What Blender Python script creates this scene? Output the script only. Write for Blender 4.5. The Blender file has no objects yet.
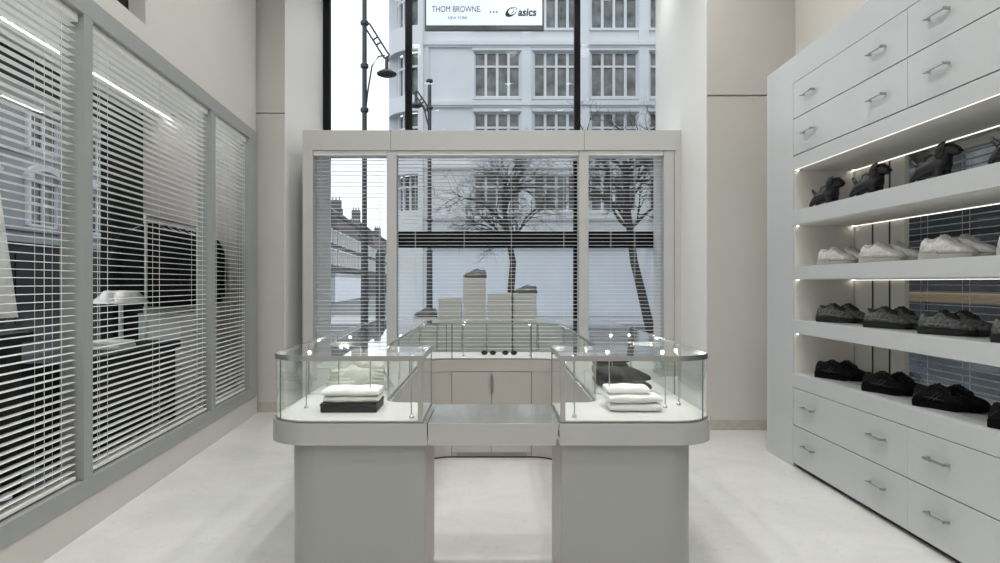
import bpy, bmesh, math, random
from mathutils import Vector, Matrix
PI = math.pi
LAMP_W = 88
sc = bpy.context.scene
col = sc.collection
F, CX, CY, H = 666.7, 491.6, 283.0, 1.45
LA = math.atan(0.072)                       # the left partition is turned by this angle

def at(x, y, Y):                             # a photograph pixel at depth Y -> a place
    return Vector(((x - CX) / F * Y, Y, H - (y - CY) / F * Y))
def wl(xd, u, z=0.0):                        # partition frame -> world
    return Vector((-xd * math.cos(LA) - u * math.sin(LA), -xd * math.sin(LA) + u * math.cos(LA), z))
def ul(x, xd):
    return xd / math.tan(math.atan((CX - x) / F) - LA)

# ------------------------------------------------------------------ materials
def mat(name, c, rough=0.5, metal=0.0, bump=None, mottle=None, spec=0.5, coat=0.0, emit=None, estr=0.0, alpha=None):
    m = bpy.data.materials.new(name); m.use_nodes = True
    nt = m.node_tree; b = nt.nodes['Principled BSDF']
    b.inputs['Base Color'].default_value = (*c, 1); b.inputs['Roughness'].default_value = rough
    b.inputs['Metallic'].default_value = metal; b.inputs['Specular IOR Level'].default_value = spec
    b.inputs['Coat Weight'].default_value = coat; b.inputs['Coat Roughness'].default_value = 0.08
    if emit: b.inputs['Emission Color'].default_value = (*emit, 1); b.inputs['Emission Strength'].default_value = estr
    tc = nt.nodes.new('ShaderNodeTexCoord')
    if mottle:
        sc_, amt = mottle[:2]
        n = nt.nodes.new('ShaderNodeTexNoise'); n.inputs['Scale'].default_value = sc_; n.inputs['Detail'].default_value = 5
        r = nt.nodes.new('ShaderNodeMapRange'); r.inputs['From Min'].default_value = .3; r.inputs['From Max'].default_value = .7
        r.inputs['To Min'].default_value = 1 - amt; r.inputs['To Max'].default_value = 1 + amt * .5
        mx = nt.nodes.new('ShaderNodeVectorMath'); mx.operation = 'SCALE'; mx.inputs[0].default_value = c
        nt.links.new(tc.outputs['Object'], n.inputs['Vector']); nt.links.new(n.outputs['Fac'], r.inputs['Value'])
        nt.links.new(r.outputs['Result'], mx.inputs['Scale']); nt.links.new(mx.outputs['Vector'], b.inputs['Base Color'])
    if bump:
        n = nt.nodes.new('ShaderNodeTexNoise'); n.inputs['Scale'].default_value = bump[0]; n.inputs['Detail'].default_value = 4
        bp = nt.nodes.new('ShaderNodeBump'); bp.inputs['Strength'].default_value = bump[1]; bp.inputs['Distance'].default_value = .01
        nt.links.new(tc.outputs['Object'], n.inputs['Vector']); nt.links.new(n.outputs['Fac'], bp.inputs['Height'])
        nt.links.new(bp.outputs['Normal'], b.inputs['Normal'])
    return m

def glass_mat(name, tint=(.96, .985, .975), ior=1.5, boost=1.0):
    m = bpy.data.materials.new(name); m.use_nodes = True
    nt = m.node_tree; nt.nodes.clear()
    o = nt.nodes.new('ShaderNodeOutputMaterial'); mx = nt.nodes.new('ShaderNodeMixShader')
    t = nt.nodes.new('ShaderNodeBsdfTransparent'); t.inputs['Color'].default_value = (*tint, 1)
    g = nt.nodes.new('ShaderNodeBsdfGlossy'); g.inputs['Roughness'].default_value = .01; g.inputs['Color'].default_value = (1, 1, 1, 1)
    f = nt.nodes.new('ShaderNodeFresnel'); f.inputs['IOR'].default_value = ior
    mm = nt.nodes.new('ShaderNodeMath'); mm.operation = 'MULTIPLY'; mm.inputs[1].default_value = boost; mm.use_clamp = True
    geo = nt.nodes.new('ShaderNodeNewGeometry'); inv = nt.nodes.new('ShaderNodeMath'); inv.operation = 'SUBTRACT'; inv.inputs[0].default_value = 1
    m2 = nt.nodes.new('ShaderNodeMath'); m2.operation = 'MULTIPLY'
    nt.links.new(f.outputs[0], mm.inputs[0]); nt.links.new(geo.outputs['Backfacing'], inv.inputs[1])
    nt.links.new(mm.outputs[0], m2.inputs[0]); nt.links.new(inv.outputs[0], m2.inputs[1])
    nt.links.new(m2.outputs[0], mx.inputs[0]); nt.links.new(t.outputs[0], mx.inputs[1]); nt.links.new(g.outputs[0], mx.inputs[2])
    nt.links.new(mx.outputs[0], o.inputs[0])
    return m

M = {
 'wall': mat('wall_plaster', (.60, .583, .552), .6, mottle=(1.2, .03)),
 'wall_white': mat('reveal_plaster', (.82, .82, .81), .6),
 'ceiling': mat('ceiling_paint', (.75, .75, .73), .7),
 'frame': mat('partition_frame_grey', (.31, .325, .318), .35),
 'portal': mat('portal_frame_beige', (.56, .555, .54), .4),
 'slat': mat('blind_slat_white', (.88, .89, .88), .3),
 'rail': mat('blind_rail', (.80, .80, .78), .35),
 'cord': mat('blind_cord', (.75, .75, .73), .7),
 'counter': mat('counter_lacquer', (.335, .34, .327), .3, mottle=(3, .015)),
 'deck': mat('deck_lacquer', (.39, .395, .385), .12, coat=1.0, spec=.8),
 'liner': mat('case_liner', (.66, .655, .63), .7),
 'unit': mat('unit_lacquer', (.53, .55, .555), .32, coat=.15, mottle=(2, .01)),
 'niche': mat('niche_lining', (.72, .70, .65), .5),
 'gap': mat('shadow_gap', (.06, .06, .06), .8),
 'steel': mat('brushed_steel', (.50, .51, .50), .28, 1.0),
 'spun': mat('spun_metal', (.62, .62, .60), .42, 1.0),
 'steel_dark': mat('dark_steel', (.30, .31, .30), .3, 1.0),
 'black': mat('black_lacquer', (.006, .006, .007), .5, spec=.25),
 'black_frame': mat('black_window_frame', (.007, .008, .009), .55, spec=.2),
 'black_cloth': mat('black_cloth', (.006, .006, .0065), .85, bump=(60, .3), spec=.15),
 'jacket': mat('jacket_cloth', (.008, .0085, .009), .85, bump=(60, .3), spec=.15),
 'white_cloth': mat('white_cloth', (.78, .78, .75), .85, bump=(25, .5)),
 'cream_cloth': mat('cream_cloth', (.72, .70, .65), .85, bump=(18, .6)),
 'leather': mat('black_leather', (.006, .006, .007), .27, bump=(45, .5), spec=.5),
 'base_stone': mat('baseboard_stone', (.50, .47, .42), .4, mottle=(14, .12)),
 'shoebox': mat('shoebox_card', (.80, .79, .76), .7),
 'lid': mat('shoebox_lid', (.87, .86, .83), .7),
 'sky_screen': mat('sign_screen', (.2, .2, .2), .3, emit=(.78, .90, 1.0), estr=.93),
 'sign_case': mat('sign_casing', (.22, .25, .245), .3, .6),
 'ink': mat('sign_ink', (.02, .03, .045), .5),
 'lamp': mat('lamp_emitter', (1, 1, 1), .5, emit=(1, .97, .93), estr=16.0),
 'led': mat('led_emitter', (1, 1, 1), .5, emit=(1, .95, .86), estr=8.0),
 'strip': mat('strip_emitter', (1, 1, 1), .5, emit=(1, .99, .96), estr=20.0),
 'nled': mat('niche_led', (1, 1, 1), .5, emit=(1, .95, .88), estr=1.1),
 'nspot': mat('niche_spot', (1, 1, 1), .5, emit=(1, .95, .84), estr=9.0),
 'stone': mat('facade_stone', (.70, .72, .75), .8, mottle=(.5, .06)),
 'stone2': mat('facade_stone_grey', (.38, .395, .41), .85, mottle=(.8, .1)),
 'brick': mat('terrace_brick', (.13, .12, .125), .9, mottle=(3, .2)),
 'slate': mat('slate_roof', (.10, .105, .115), .7, mottle=(3, .2)),
 'pane': mat('facade_pane', (.17, .185, .185), .15, mottle=(1.6, .7)),  # strong mottle paints broken reflections into the pane colour
 'panelblue': mat('shop_blind_pale', (.70, .745, .82), .6, mottle=(.6, .05)),
 'asphalt': mat('street_asphalt', (.055, .06, .065), .5, mottle=(1.5, .25)),
 'pave': mat('pavement_stone', (.42, .44, .47), .7, mottle=(2, .08)),
 'iron': mat('street_iron', (.045, .055, .06), .5),
 'bark': mat('tree_bark', (.05, .05, .048), .9, mottle=(8, .3)),
 'ochre': mat('awning_ochre', (.22, .16, .085), .7),
 'carbody': mat('car_paint_blue', (.07, .085, .10), .2, coat=.5),
 'rubber': mat('rubber', (.02, .02, .02), .8),
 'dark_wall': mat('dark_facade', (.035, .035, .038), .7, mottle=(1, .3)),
 'glass': glass_mat('window_glass', (.97, .985, .99), 1.35),
 'case_glass': glass_mat('showcase_glass', (.982, .993, .988), 1.5, 1.1),
 'glass_edge': mat('glass_edge', (.17, .20, .185), .15),
}
def floor_mat():
    m = mat('floor_marble', (.72, .715, .70), .22)
    nt = m.node_tree; b = nt.nodes['Principled BSDF']; tc = nt.nodes['Texture Coordinate']
    n = nt.nodes.new('ShaderNodeTexNoise'); n.inputs['Scale'].default_value = 1.6; n.inputs['Detail'].default_value = 9; n.inputs['Roughness'].default_value = .65; n.inputs['Distortion'].default_value = .8
    r = nt.nodes.new('ShaderNodeValToRGB'); e = r.color_ramp.elements
    e[0].position = .3; e[0].color = (.63, .63, .618, 1); e[1].position = .62; e[1].color = (.72, .717, .705, 1)
    n2 = nt.nodes.new('ShaderNodeTexNoise'); n2.inputs['Scale'].default_value = 22; n2.inputs['Detail'].default_value = 3
    r2 = nt.nodes.new('ShaderNodeMapRange'); r2.inputs['From Min'].default_value = .25; r2.inputs['From Max'].default_value = .42; r2.inputs['To Min'].default_value = .9; r2.inputs['To Max'].default_value = 1
    v = nt.nodes.new('ShaderNodeVectorMath'); v.operation = 'SCALE'
    nt.links.new(tc.outputs['Object'], n.inputs['Vector']); nt.links.new(tc.outputs['Object'], n2.inputs['Vector'])
    nt.links.new(n.outputs['Fac'], r.inputs['Fac']); nt.links.new(n2.outputs['Fac'], r2.inputs['Value'])
    nt.links.new(r.outputs['Color'], v.inputs[0]); nt.links.new(r2.outputs['Result'], v.inputs['Scale']); nt.links.new(v.outputs[0], b.inputs['Base Color'])
    return m
M['floor'] = floor_mat()

# ------------------------------------------------------------------ mesh builder
class MB:
    def __init__(s): s.v = []; s.f = []; s.sm = False
    def box(s, x0, x1, y0, y1, z0, z1):
        n = len(s.v)
        s.v += [(x, y, z) for z in (z0, z1) for y in (y0, y1) for x in (x0, x1)]
        for f in ((0, 2, 3, 1), (4, 5, 7, 6), (0, 1, 5, 4), (2, 6, 7, 3), (0, 4, 6, 2), (1, 3, 7, 5)): s.f.append([n + i for i in f])
        return s
    def prism(s, pts, z0, z1, hole=None):
        n = len(s.v); k = len(pts)
        s.v += [(p[0], p[1], z0) for p in pts] + [(p[0], p[1], z1) for p in pts]
        s.f.append([n + i for i in range(k)][::-1]); s.f.append([n + k + i for i in range(k)])
        for i in range(k): j = (i + 1) % k; s.f.append([n + i, n + j, n + k + j, n + k + i])
        return s
    def prismX(s, pts, x0, x1):               # pts are (y, z)
        n = len(s.v); k = len(pts)
        s.v += [(x0, p[0], p[1]) for p in pts] + [(x1, p[0], p[1]) for p in pts]
        s.f.append([n + i for i in range(k)][::-1]); s.f.append([n + k + i for i in range(k)])
        for i in range(k): j = (i + 1) % k; s.f.append([n + i, n + j, n + k + j, n + k + i])
        return s
    def band(s, pts, t, z0, z1, closed=False, side=1):   # wall of thickness t that follows a plan line
        off = offset(pts, t * side, closed); n = len(s.v); k = len(pts)
        s.v += [(p[0], p[1], z0) for p in pts] + [(p[0], p[1], z0) for p in off] + [(p[0], p[1], z1) for p in pts] + [(p[0], p[1], z1) for p in off]
        for i in range(k if closed else k - 1):
            j = (i + 1) % k
            s.f += [[n + i, n + j, n + 2 * k + j, n + 2 * k + i], [n + k + j, n + k + i, n + 3 * k + i, n + 3 * k + j],
                    [n + 2 * k + i, n + 2 * k + j, n + 3 * k + j, n + 3 * k + i], [n + j, n + i, n + k + i, n + k + j]]
        if not closed:
            s.f += [[n, n + 2 * k, n + 3 * k, n + k], [n + k - 1, n + 2 * k - 1, n + 4 * k - 1, n + 3 * k - 1]]
        return s
    def tube(s, pts, r, seg=8, cap=True):
        pts = [Vector(p) for p in pts]; rs = r if isinstance(r, (list, tuple)) else [r] * len(pts); n = len(s.v)
        for i, p in enumerate(pts):
            d = (pts[min(i + 1, len(pts) - 1)] - pts[max(i - 1, 0)]).normalized()
            a = Vector((0, 0, 1)) if abs(d.z) < .9 else Vector((1, 0, 0))
            u = d.cross(a).normalized(); w = d.cross(u)
            for q in range(seg):
                t = 2 * PI * q / seg; c = p + (u * math.cos(t) + w * math.sin(t)) * rs[i]; s.v.append(tuple(c))
        for i in range(len(pts) - 1):
            for q in range(seg):
                q2 = (q + 1) % seg; s.f.append([n + i * seg + q, n + i * seg + q2, n + (i + 1) * seg + q2, n + (i + 1) * seg + q])
        if cap: s.f.append([n + q for q in range(seg)][::-1]); s.f.append([n + (len(pts) - 1) * seg + q for q in range(seg)])
        s.sm = True; return s
    def lathe(s, prof, cx=0, cy=0, seg=24):
        n = len(s.v)
        for r, z in prof:
            for q in range(seg): t = 2 * PI * q / seg; s.v.append((cx + r * math.cos(t), cy + r * math.sin(t), z))
        for i in range(len(prof) - 1):
            for q in range(seg):
                q2 = (q + 1) % seg; s.f.append([n + i * seg + q, n + i * seg + q2, n + (i + 1) * seg + q2, n + (i + 1) * seg + q])
        s.f.append([n + q for q in range(seg)][::-1]); s.f.append([n + (len(prof) - 1) * seg + q for q in range(seg)])
        s.sm = True; return s
    def rings(s, rings):
        n = len(s.v); k = len(rings[0])
        for r in rings: s.v += [tuple(p) for p in r]
        for i in range(len(rings) - 1):
            for q in range(k):
                q2 = (q + 1) % k; s.f.append([n + i * k + q, n + i * k + q2, n + (i + 1) * k + q2, n + (i + 1) * k + q])
        s.f.append([n + q for q in range(k)][::-1]); s.f.append([n + (len(rings) - 1) * k + q for q in range(k)])
        s.sm = True; return s
    def xform(s, mtx, start=0):
        s.v[start:] = [tuple(mtx @ Vector(p)) for p in s.v[start:]]; return s
    def build(s, name, m, parent=None, loc=(0, 0, 0), rot=0, bevel=0, smooth=None, sub=0):
        me = bpy.data.meshes.new(name); me.from_pydata(s.v, [], s.f); me.update()
        bm = bmesh.new(); bm.from_mesh(me); bmesh.ops.recalc_face_normals(bm, faces=bm.faces)
        if bevel:
            es = [e for e in bm.edges if len(e.link_faces) == 2 and e.calc_face_angle(0) > .6]
            bmesh.ops.bevel(bm, geom=es, offset=bevel, segments=2, profile=.6, affect='EDGES')
        bm.to_mesh(me); bm.free()
        me.materials.append(m)
        if smooth if smooth is not None else s.sm:
            for p in me.polygons: p.use_smooth = True
            try: me.set_sharp_from_angle(angle=.7)
            except Exception: pass
        o = bpy.data.objects.new(name, me); col.objects.link(o)
        o.location = loc; o.rotation_euler = (0, 0, rot)
        if parent: o.parent = parent
        if sub:
            md = o.modifiers.new('s', 'SUBSURF'); md.levels = md.render_levels = sub
        return o

def offset(pts, d, closed):
    out = []; k = len(pts)
    for i in range(k):
        a = Vector(pts[i - 1][:2]) if (i > 0 or closed) else None; b = Vector(pts[i][:2]); c = Vector(pts[(i + 1) % k][:2]) if (i < k - 1 or closed) else None
        n1 = n2 = None
        if a is not None and (b - a).length > 1e-9: t = (b - a).normalized(); n1 = Vector((-t.y, t.x))
        if c is not None and (c - b).length > 1e-9: t = (c - b).normalized(); n2 = Vector((-t.y, t.x))
        if n1 is None: n1 = n2
        if n2 is None: n2 = n1
        m = (n1 + n2); m = m / max(m.length_squared, 1e-6) * 2
        out.append((b.x + m.x * d, b.y + m.y * d))
    return out
def rounded(spec, seg=10):
    out = []; k = len(spec)
    for i, (x, y, r) in enumerate(spec):
        p = Vector((x, y))
        if r <= 0: out.append((x, y)); continue
        a = Vector(spec[i - 1][:2]); b = Vector(spec[(i + 1) % k][:2])
        da = (a - p).normalized(); db = (b - p).normalized()
        c = p + (da + db) * r
        s0 = p + da * r; s1 = p + db * r
        a0 = math.atan2(s0.y - c.y, s0.x - c.x); a1 = math.atan2(s1.y - c.y, s1.x - c.x)
        dd = (a1 - a0 + PI) % (2 * PI) - PI
        for j in range(seg + 1): t = a0 + dd * j / seg; out.append((c.x + r * math.cos(t), c.y + r * math.sin(t)))
    return out

def tag(o, label=None, cat=None, group=None, kind=None):
    if label: o['label'] = label
    if cat: o['category'] = cat
    if group: o['group'] = group
    if kind: o['kind'] = kind
    return o
def thing(name, label, cat, loc=(0, 0, 0), rz=0, group=None):
    o = bpy.data.objects.new(name, None); col.objects.link(o); o.location = loc; o.rotation_euler = (0, 0, rz)
    o.empty_display_size = .1
    return tag(o, label, cat, group)
def struct(o): o['kind'] = 'structure'; return o
def copy_tree(o, parent=None):
    c = o.copy(); col.objects.link(c)
    if parent: c.parent = parent
    for ch in list(o.children): copy_tree(ch, c)
    return c
def B(*a): return MB().box(*a)

# ================================================================== THE ROOM
CEIL = 5.6
fl = B(-7, 3.2, -4.0, 9.0, -.12, 0).build('floor', M['floor']); struct(fl)
struct(B(-7, 3.3, -4.2, 9.0, CEIL, CEIL + .15).build('ceiling', M['ceiling']))
struct(B(-7, 3.3, -4.2, -4.0, 0, CEIL).build('wall_rear', M['wall']))
# left back wall pier (from the corner to the opening) with a splayed reveal, running on behind the partition
struct(MB().prism([(-2.33, 7.501), (-2.323, 7.501), (-2.168, 8.7), (-2.18, 8.7)], 0, CEIL).build('wall_reveal_left', M['wall_white']))  # both reveals whiter than the pier: grazing window light put into the colour
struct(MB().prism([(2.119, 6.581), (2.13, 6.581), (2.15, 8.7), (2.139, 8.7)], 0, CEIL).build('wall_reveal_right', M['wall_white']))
mb = MB().prism([(-3.92, 7.5), (-2.328, 7.5), (-2.178, 8.7), (-3.92, 8.7)], 0, CEIL)
wbl = struct(mb.build('wall_back_left', M['wall']))
struct(B(-2.68, -2.322, 7.494, 7.502, 3.358, 3.364).build('trim_1', M['gap']))
# right back wall
mb = MB().prism([(2.126, 6.58), (3.2, 6.58), (3.2, 8.7), (2.146, 8.7)], 0, CEIL)
struct(mb.build('wall_back_right', M['wall']))
struct(B(2.13, 3.0, 6.574, 6.582, 3.30, 3.306).build('trim_2', M['gap']))
struct(B(2.128, 3.0, 6.565, 6.58, 0, .10).build('baseboard_right', M['base_stone']))
struct(B(-2.615, -2.33, 7.485, 7.5, 0, .115).build('baseboard_left', M['base_stone']))
# right wall with its long blinds window behind the open shelves
mb = MB()
mb.box(2.868, 2.90, 4.63, 6.6, .68, 2.36)
mb.box(3.0, 3.2, -4, 6.6, 2.36, CEIL).box(3.0, 3.2, -4, 6.6, 0, .68).box(3.0, 3.2, 5.9, 6.6, .68, 2.36).box(3.0, 3.2, -4, .6, .68, 2.36)
struct(mb.build('wall_right', M['niche']))
for i, x in enumerate((873, 890)):
    Y = 2.868 * F / (x - CX)
    struct(B(2.862, 2.868, Y - .006, Y + .006, .68, 2.36).build('trim_%d' % (3 + i), M['gap']))
# left wall above the partition, with a dark high opening
mb = MB()
uo = ul(147, 2.075)
mb.box(-2.3, -2.085, -4.3, 7.6, 3.12, 3.26).box(-2.3, -2.085, uo, 7.6, 3.26, CEIL).box(-2.3, -2.085, -4.3, uo, 4.6, CEIL)
mb.box(-2.3, -2.085, -4.3, 1.0, 0, 3.12)
struct(mb.build('wall_left', M['wall'], rot=LA))
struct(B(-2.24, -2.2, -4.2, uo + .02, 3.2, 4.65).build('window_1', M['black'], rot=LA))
# plinth below the partition
struct(B(-2.2, -2.075, 1.0, 7.6, 0, .20).build('baseboard_partition', M['wall'], rot=LA))

# ---------------------------------------------------------------- blinds
def make_blind(name, label, length, width_ax, z0, z1, loc, rot, group, pitch=.0425, cords=(.09, .5, .91), cordtail=True):
    """runs along local x from 0 to length, slats .045 deep centred on local y 0"""
    t = thing(name, label, 'blind', loc, rot, group)
    B(0, length, -.03, .03, z1 - .05, z1).build('headrail', M['rail'], t, bevel=.003)
    mb = MB(); z = z0 + .06
    while z < z1 - .07:
        n = len(mb.v)
        L0, L1 = .012, length - .012
        prof = [(-.0225, 0), (-.011, .0022), (.0, .003), (.011, .0022), (.0225, 0)]
        top = [(p, q + .0009) for p, q in prof]; ring = prof + top[::-1]
        k = len(ring)
        mb.v += [(L0, p, z + q) for p, q in ring] + [(L1, p, z + q) for p, q in ring]
        mb.f.append([n + i for i in range(k)][::-1]); mb.f.append([n + k + i for i in range(k)])
        for i in range(k): j = (i + 1) % k; mb.f.append([n + i, n + j, n + k + j, n + k + i])
        z += pitch
    mb.build('slats', M['slat'], t)
    B(.012, length - .012, -.024, .024, z0 + .012, z0 + .032).build('bottom_rail', M['rail'], t, bevel=.003)
    for c in cords:
        MB().tube([(length * c, -.024, z0 + .02), (length * c, -.024, z1 - .03)], .0016, 5).tube([(length * c, .024, z0 + .02), (length * c, .024, z1 - .03)], .0016, 5).build('ladder_cord', M['cord'], t)
    return t

# ---------------------------------------------------------------- left partition frame
pf = thing('partition_frame', 'long grey metal frame holding the blinds along the left side', 'frame', (0, 0, 0), LA)
XD = 2.065
p1a, p1b = ul(84, XD), ul(93, XD); p2a, p2b = ul(211.6, XD), ul(215.8, XD); pe = 7.49
p0 = 1.35
B(-2.2, -XD, 1.0, 7.6, 3.0, 3.12).build('top_rail', M['frame'], pf, bevel=.004)
B(-2.2, -XD, 1.0, 7.6, .20, .31).build('bottom_rail', M['frame'], pf, bevel=.004)
for a, b in ((1.0, p0), (p1a, p1b), (p2a, p2b), (ul(249.5, XD), pe + .1)):
    B(-2.2, -XD, a, b, .31, 3.0).build('post', M['frame'], pf, bevel=.003)
bays = [(p0, p1a), (p1b, p2a), (p2b, ul(249.5, XD))]
names = ['white slatted blind in the left partition bay closest to the camera', 'white slatted blind in the middle left bay before the jacket rail', 'narrow white slatted blind in the left partition bay at the back corner']
for i, ((a, b), lb) in enumerate(zip(bays, names)):
    base = wl(2.125, a + .004)
    make_blind('venetian_blind', lb, b - a - .008, None, .31, 2.998, (base.x, base.y, 0), LA + PI / 2, 'blinds of the left partition', cords=(.06, .12, .5, .88, .94))

# ---------------------------------------------------------------- display zone beyond the left partition
struct(B(-4.6, -2.21, 0.8, 7.6, 3.32, 3.40).build('ceiling_bay', M['ceiling'], rot=LA))
XO = 3.42
mb = MB().box(-XO - .12, -XO, .8, 7.9, 3.10, 3.40).box(-XO - .12, -XO, .8, 7.62, 0, .22).box(-XO - .12, -XO, 1.2, 1.32, .2, 3.12)
mb.box(-XO - .12, -XO, ul(113, XO), 7.9, .2, 3.12).box(-XO - .12, -XO, 4.3, 4.36, .2, 3.12)
struct(mb.build('window_5', M['black_frame'], rot=LA))
struct(B(-XO - .07, -XO - .06, .8, 7.3, .2, 3.12).build('window_6', M['glass'], rot=LA))
struct(B(-3.9, -2.2, .7, .85, 0, 3.4).build('wall_bay_end', M['wall'], rot=LA))
for xd, x_end, lb in ((3.08, 184, 'longer thin ceiling light strip above the jacket rail bay'), (2.62, 206, 'bright thin ceiling light strip closer to the left partition')):
    t = thing('linear_light', lb, 'light', (0, 0, 0), LA)
    B(-xd - .02, -xd + .02, 1.2, ul(x_end, xd), 3.296, 3.32).build('housing', M['rail'], t)
    B(-xd - .012, -xd + .012, 1.22, ul(x_end, xd) - .02, 3.290, 3.2965).build('diffuser', M['strip'], t)

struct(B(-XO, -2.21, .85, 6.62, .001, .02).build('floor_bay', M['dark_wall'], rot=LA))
# jacket rack
def jacket(t0, seed):
    random.seed(seed)
    mb = MB(); rings = []
    # profile from hem to collar: (z, half width, half thickness)
    prof = [(-.78, .27, .075), (-.6, .265, .078), (-.4, .25, .08), (-.25, .26, .085), (-.14, .25, .08), (-.09, .21, .07), (-.05, .12, .06), (-.02, .07, .05), (0.0, .055, .04)]
    for z, w, th in prof:
        w *= 1.08
        ring = []
        for q in range(20):
            a = 2 * PI * q / 20; rr = 1 + .08 * math.sin(5 * a + z * 9 + seed)
            ring.append((w * math.cos(a), th * math.sin(a) * rr, z))
        rings.append(ring)
    mb.rings(rings); return mb
rk = thing('garment_rack', 'tall silver garment rail carrying dark jackets behind the blinds', 'rack', wl(2.75, 0), LA)
ra, rb = ul(146, 2.75), ul(196, 2.75); zr = 2.08
for u in (ra, rb):
    MB().tube([(0, u, .02), (0, u, zr)], .014, 10).build('upright', M['steel'], rk)
    MB().tube([(-.25, u, .02), (.25, u, .02)], .016, 10).build('foot', M['steel'], rk)
MB().tube([(0, ra, zr), (0, rb, zr)], .016, 10).build('rail', M['steel'], rk)
MB().tube([(0, ra, .35), (0, rb, .35)], .01, 8).build('brace', M['steel'], rk)
jl = ['black tailored jacket at the front end of the rail, sleeve showing', 'charcoal jacket second along the rail', 'dark jacket in the middle of the rail', 'dark jacket fourth along the rail', 'dark jacket fifth along the rail', 'dark jacket at the far end of the rail by the partition post']
for i in range(6):
    p = wl(2.75, ra + .10 + i * .225)
    t = thing('jacket', jl[i], 'jacket', (p.x, p.y, zr - .07), LA + (.25 if i == 0 else random.uniform(-.05, .05)), 'jackets on the rail')
    jacket(t, i).build('body', M['jacket'], t)
    for s in (-1, 1):
        MB().tube([(s * .20, 0, -.10), (s * .27, -.01, -.25), (s * .30, -.02, -.5), (s * .29, -.03, -.70)], [.055, .062, .055, .045], 10).build('sleeve', M['jacket'], t)
    MB().tube([(-.16, 0, -.06), (0, 0, .0), (.16, 0, -.06)], .007, 6).tube([(0, 0, 0), (0, 0, .05), (.0, .02, .062), (0, .03, .045)], .003, 5).build('hanger', M['steel'], t)
# black display table with lamp
p = wl(2.72, 0)
def local(name, label, cat, xd, u, z=0, group=None):
    q = wl(xd, u, z); return thing(name, label, cat, q, LA, group)
ut = (ul(92, 2.72) + ul(178, 2.72)) / 2
tb = local('display_table', 'long black display table under the metal lamp behind the blinds', 'table', 2.74, 5.45)
B(-.3, .3, -.85, .95, .86, .92).build('table_top', M['black_frame'], tb, bevel=.004)
B(-.27, .27, -.80, .90, .22, .86).build('cabinet', M['black'], tb)
for sx in (-.25, .25):
    for sy in (-.78, .88): B(sx - .025, sx + .025, sy - .025, sy + .025, .021, .22).build('leg', M['black'], tb)
la = local('table_lamp', 'metal mushroom lamp with a wide silver shade on the black table', 'lamp', 2.74, ul(121, 2.74), .92)
MB().lathe([(.11, 0), (.11, .02), (.02, .03), (.018, .4), (.018, .42)], seg=20).build('stand', M['steel'], la)
MB().lathe([(.19, .355), (.215, .36), (.212, .375), (.135, .455), (.125, .465), (.02, .468)], seg=40).build('lamp_shade', M['spun'], la)
t = local('folded_garment', 'pale folded garment beside the lamp on the black table', 'garment', 2.70, ul(108, 2.7), .92)
B(-.16, .16, -.14, .14, 0, .035).box(-.155, .155, -.135, .135, .036, .065).build('fold', M['white_cloth'], t, bevel=.012)
hb = local('display_plinth', 'tall white plinth box under the jackets behind the blinds', 'plinth', 2.75, 7.05)
B(-.2, .2, -.36, .36, 0, 1.13).build('body', M['liner'], hb, bevel=.004); B(-.205, .205, -.365, .365, 1.132, 1.155).build('top', M['liner'], hb)
t2 = local('display_table', 'low dark display table seen through the blinds of the closest bay', 'table', 2.78, 3.35)
B(-.32, .32, -.85, .85, 1.10, 1.16).build('table_top', M['black'], t2, bevel=.004)
B(-.28, .28, -.80, .80, .25, 1.10).build('cabinet', M['black'], t2)
for sx in (-.28, .28):
    for sy in (-.78, .78): B(sx - .025, sx + .025, sy - .025, sy + .025, .021, .25).build('leg', M['black'], t2)
for i, (du, lb) in enumerate(((-.1, 'grey tray lying on the dark table behind the closest blind'), (.45, 'small grey tray at the far end of the dark table in the closest bay'))):
    t = local('tray', lb, 'tray', 2.76, 3.4 + du, 1.16)
    B(-.15, .15, -.2, .2, 0, .01).box(-.15, .15, -.2, -.19, .01, .03).box(-.15, .15, .19, .2, .01, .03).build('body', M['steel_dark'], t)
t = local('draped_cloth', 'white crumpled cloth on the floor beneath the near dark table', 'cloth', 2.36, 3.6, .0)
random.seed(4)
def heap(w, d, h, seed, fold=.16, n=26, rim=.35):
    """a soft pile of cloth: superellipse dome with creases"""
    random.seed(seed); rings = []; ph = [random.uniform(0, 6.28) for _ in range(6)]
    for i in range(9):
        t = i / 8; k = (1 - t ** 2.6); zz = h * t
        k = max(k, .05) if i < 8 else .05
        ring = []
        for q in range(n):
            a = 2 * PI * q / n; e = .55
            cx_, sy_ = math.cos(a), math.sin(a)
            r = (abs(cx_) ** (2 / e * .5) + abs(sy_) ** (2 / e * .5)) ** (-e * .5 * .9)
            rr = r * k ** .5 * (1 + fold * .5 * math.sin(3 * a + ph[0] + t * 5) + fold * .35 * math.sin(7 * a + ph[1] - t * 7))
            ring.append((w / 2 * rr * cx_, d / 2 * rr * sy_, zz * (1 + fold * .6 * math.sin(2 * a + ph[2]) * (t > .3)) + .004 * math.sin(9 * a + ph[3])))
        rings.append(ring)
    m = MB().rings(rings)
    zmin = min(v[2] for v in m.v); m.v = [(x, y, z - zmin) for x, y, z in m.v]; return m
heap(.3, 1.2, .2, 3).xform(Matrix.Translation((0, 0, .021))).build('cloth_body', M['white_cloth'], t)
t = local('draped_cloth', 'white cloth bundled on the floor under the lamp table', 'cloth', 2.38, ul(140, 2.5), .021)
heap(.22, .8, .16, 13).build('cloth_body', M['white_cloth'], t)
t = local('floor_lamp', 'tall white cone shaped shade at the left edge of the closest bay', 'lamp', 3.0, ul(-9, 3.0), 0)
MB().lathe([(.14, 0), (.14, .02), (.015, .03), (.015, 1.3)], seg=20).build('stand', M['steel'], t)
MB().lathe([(.15, 1.22), (.145, 1.24), (.05, 2.05), (.04, 2.06)], seg=32).build('lamp_shade', M['rail'], t)

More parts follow.
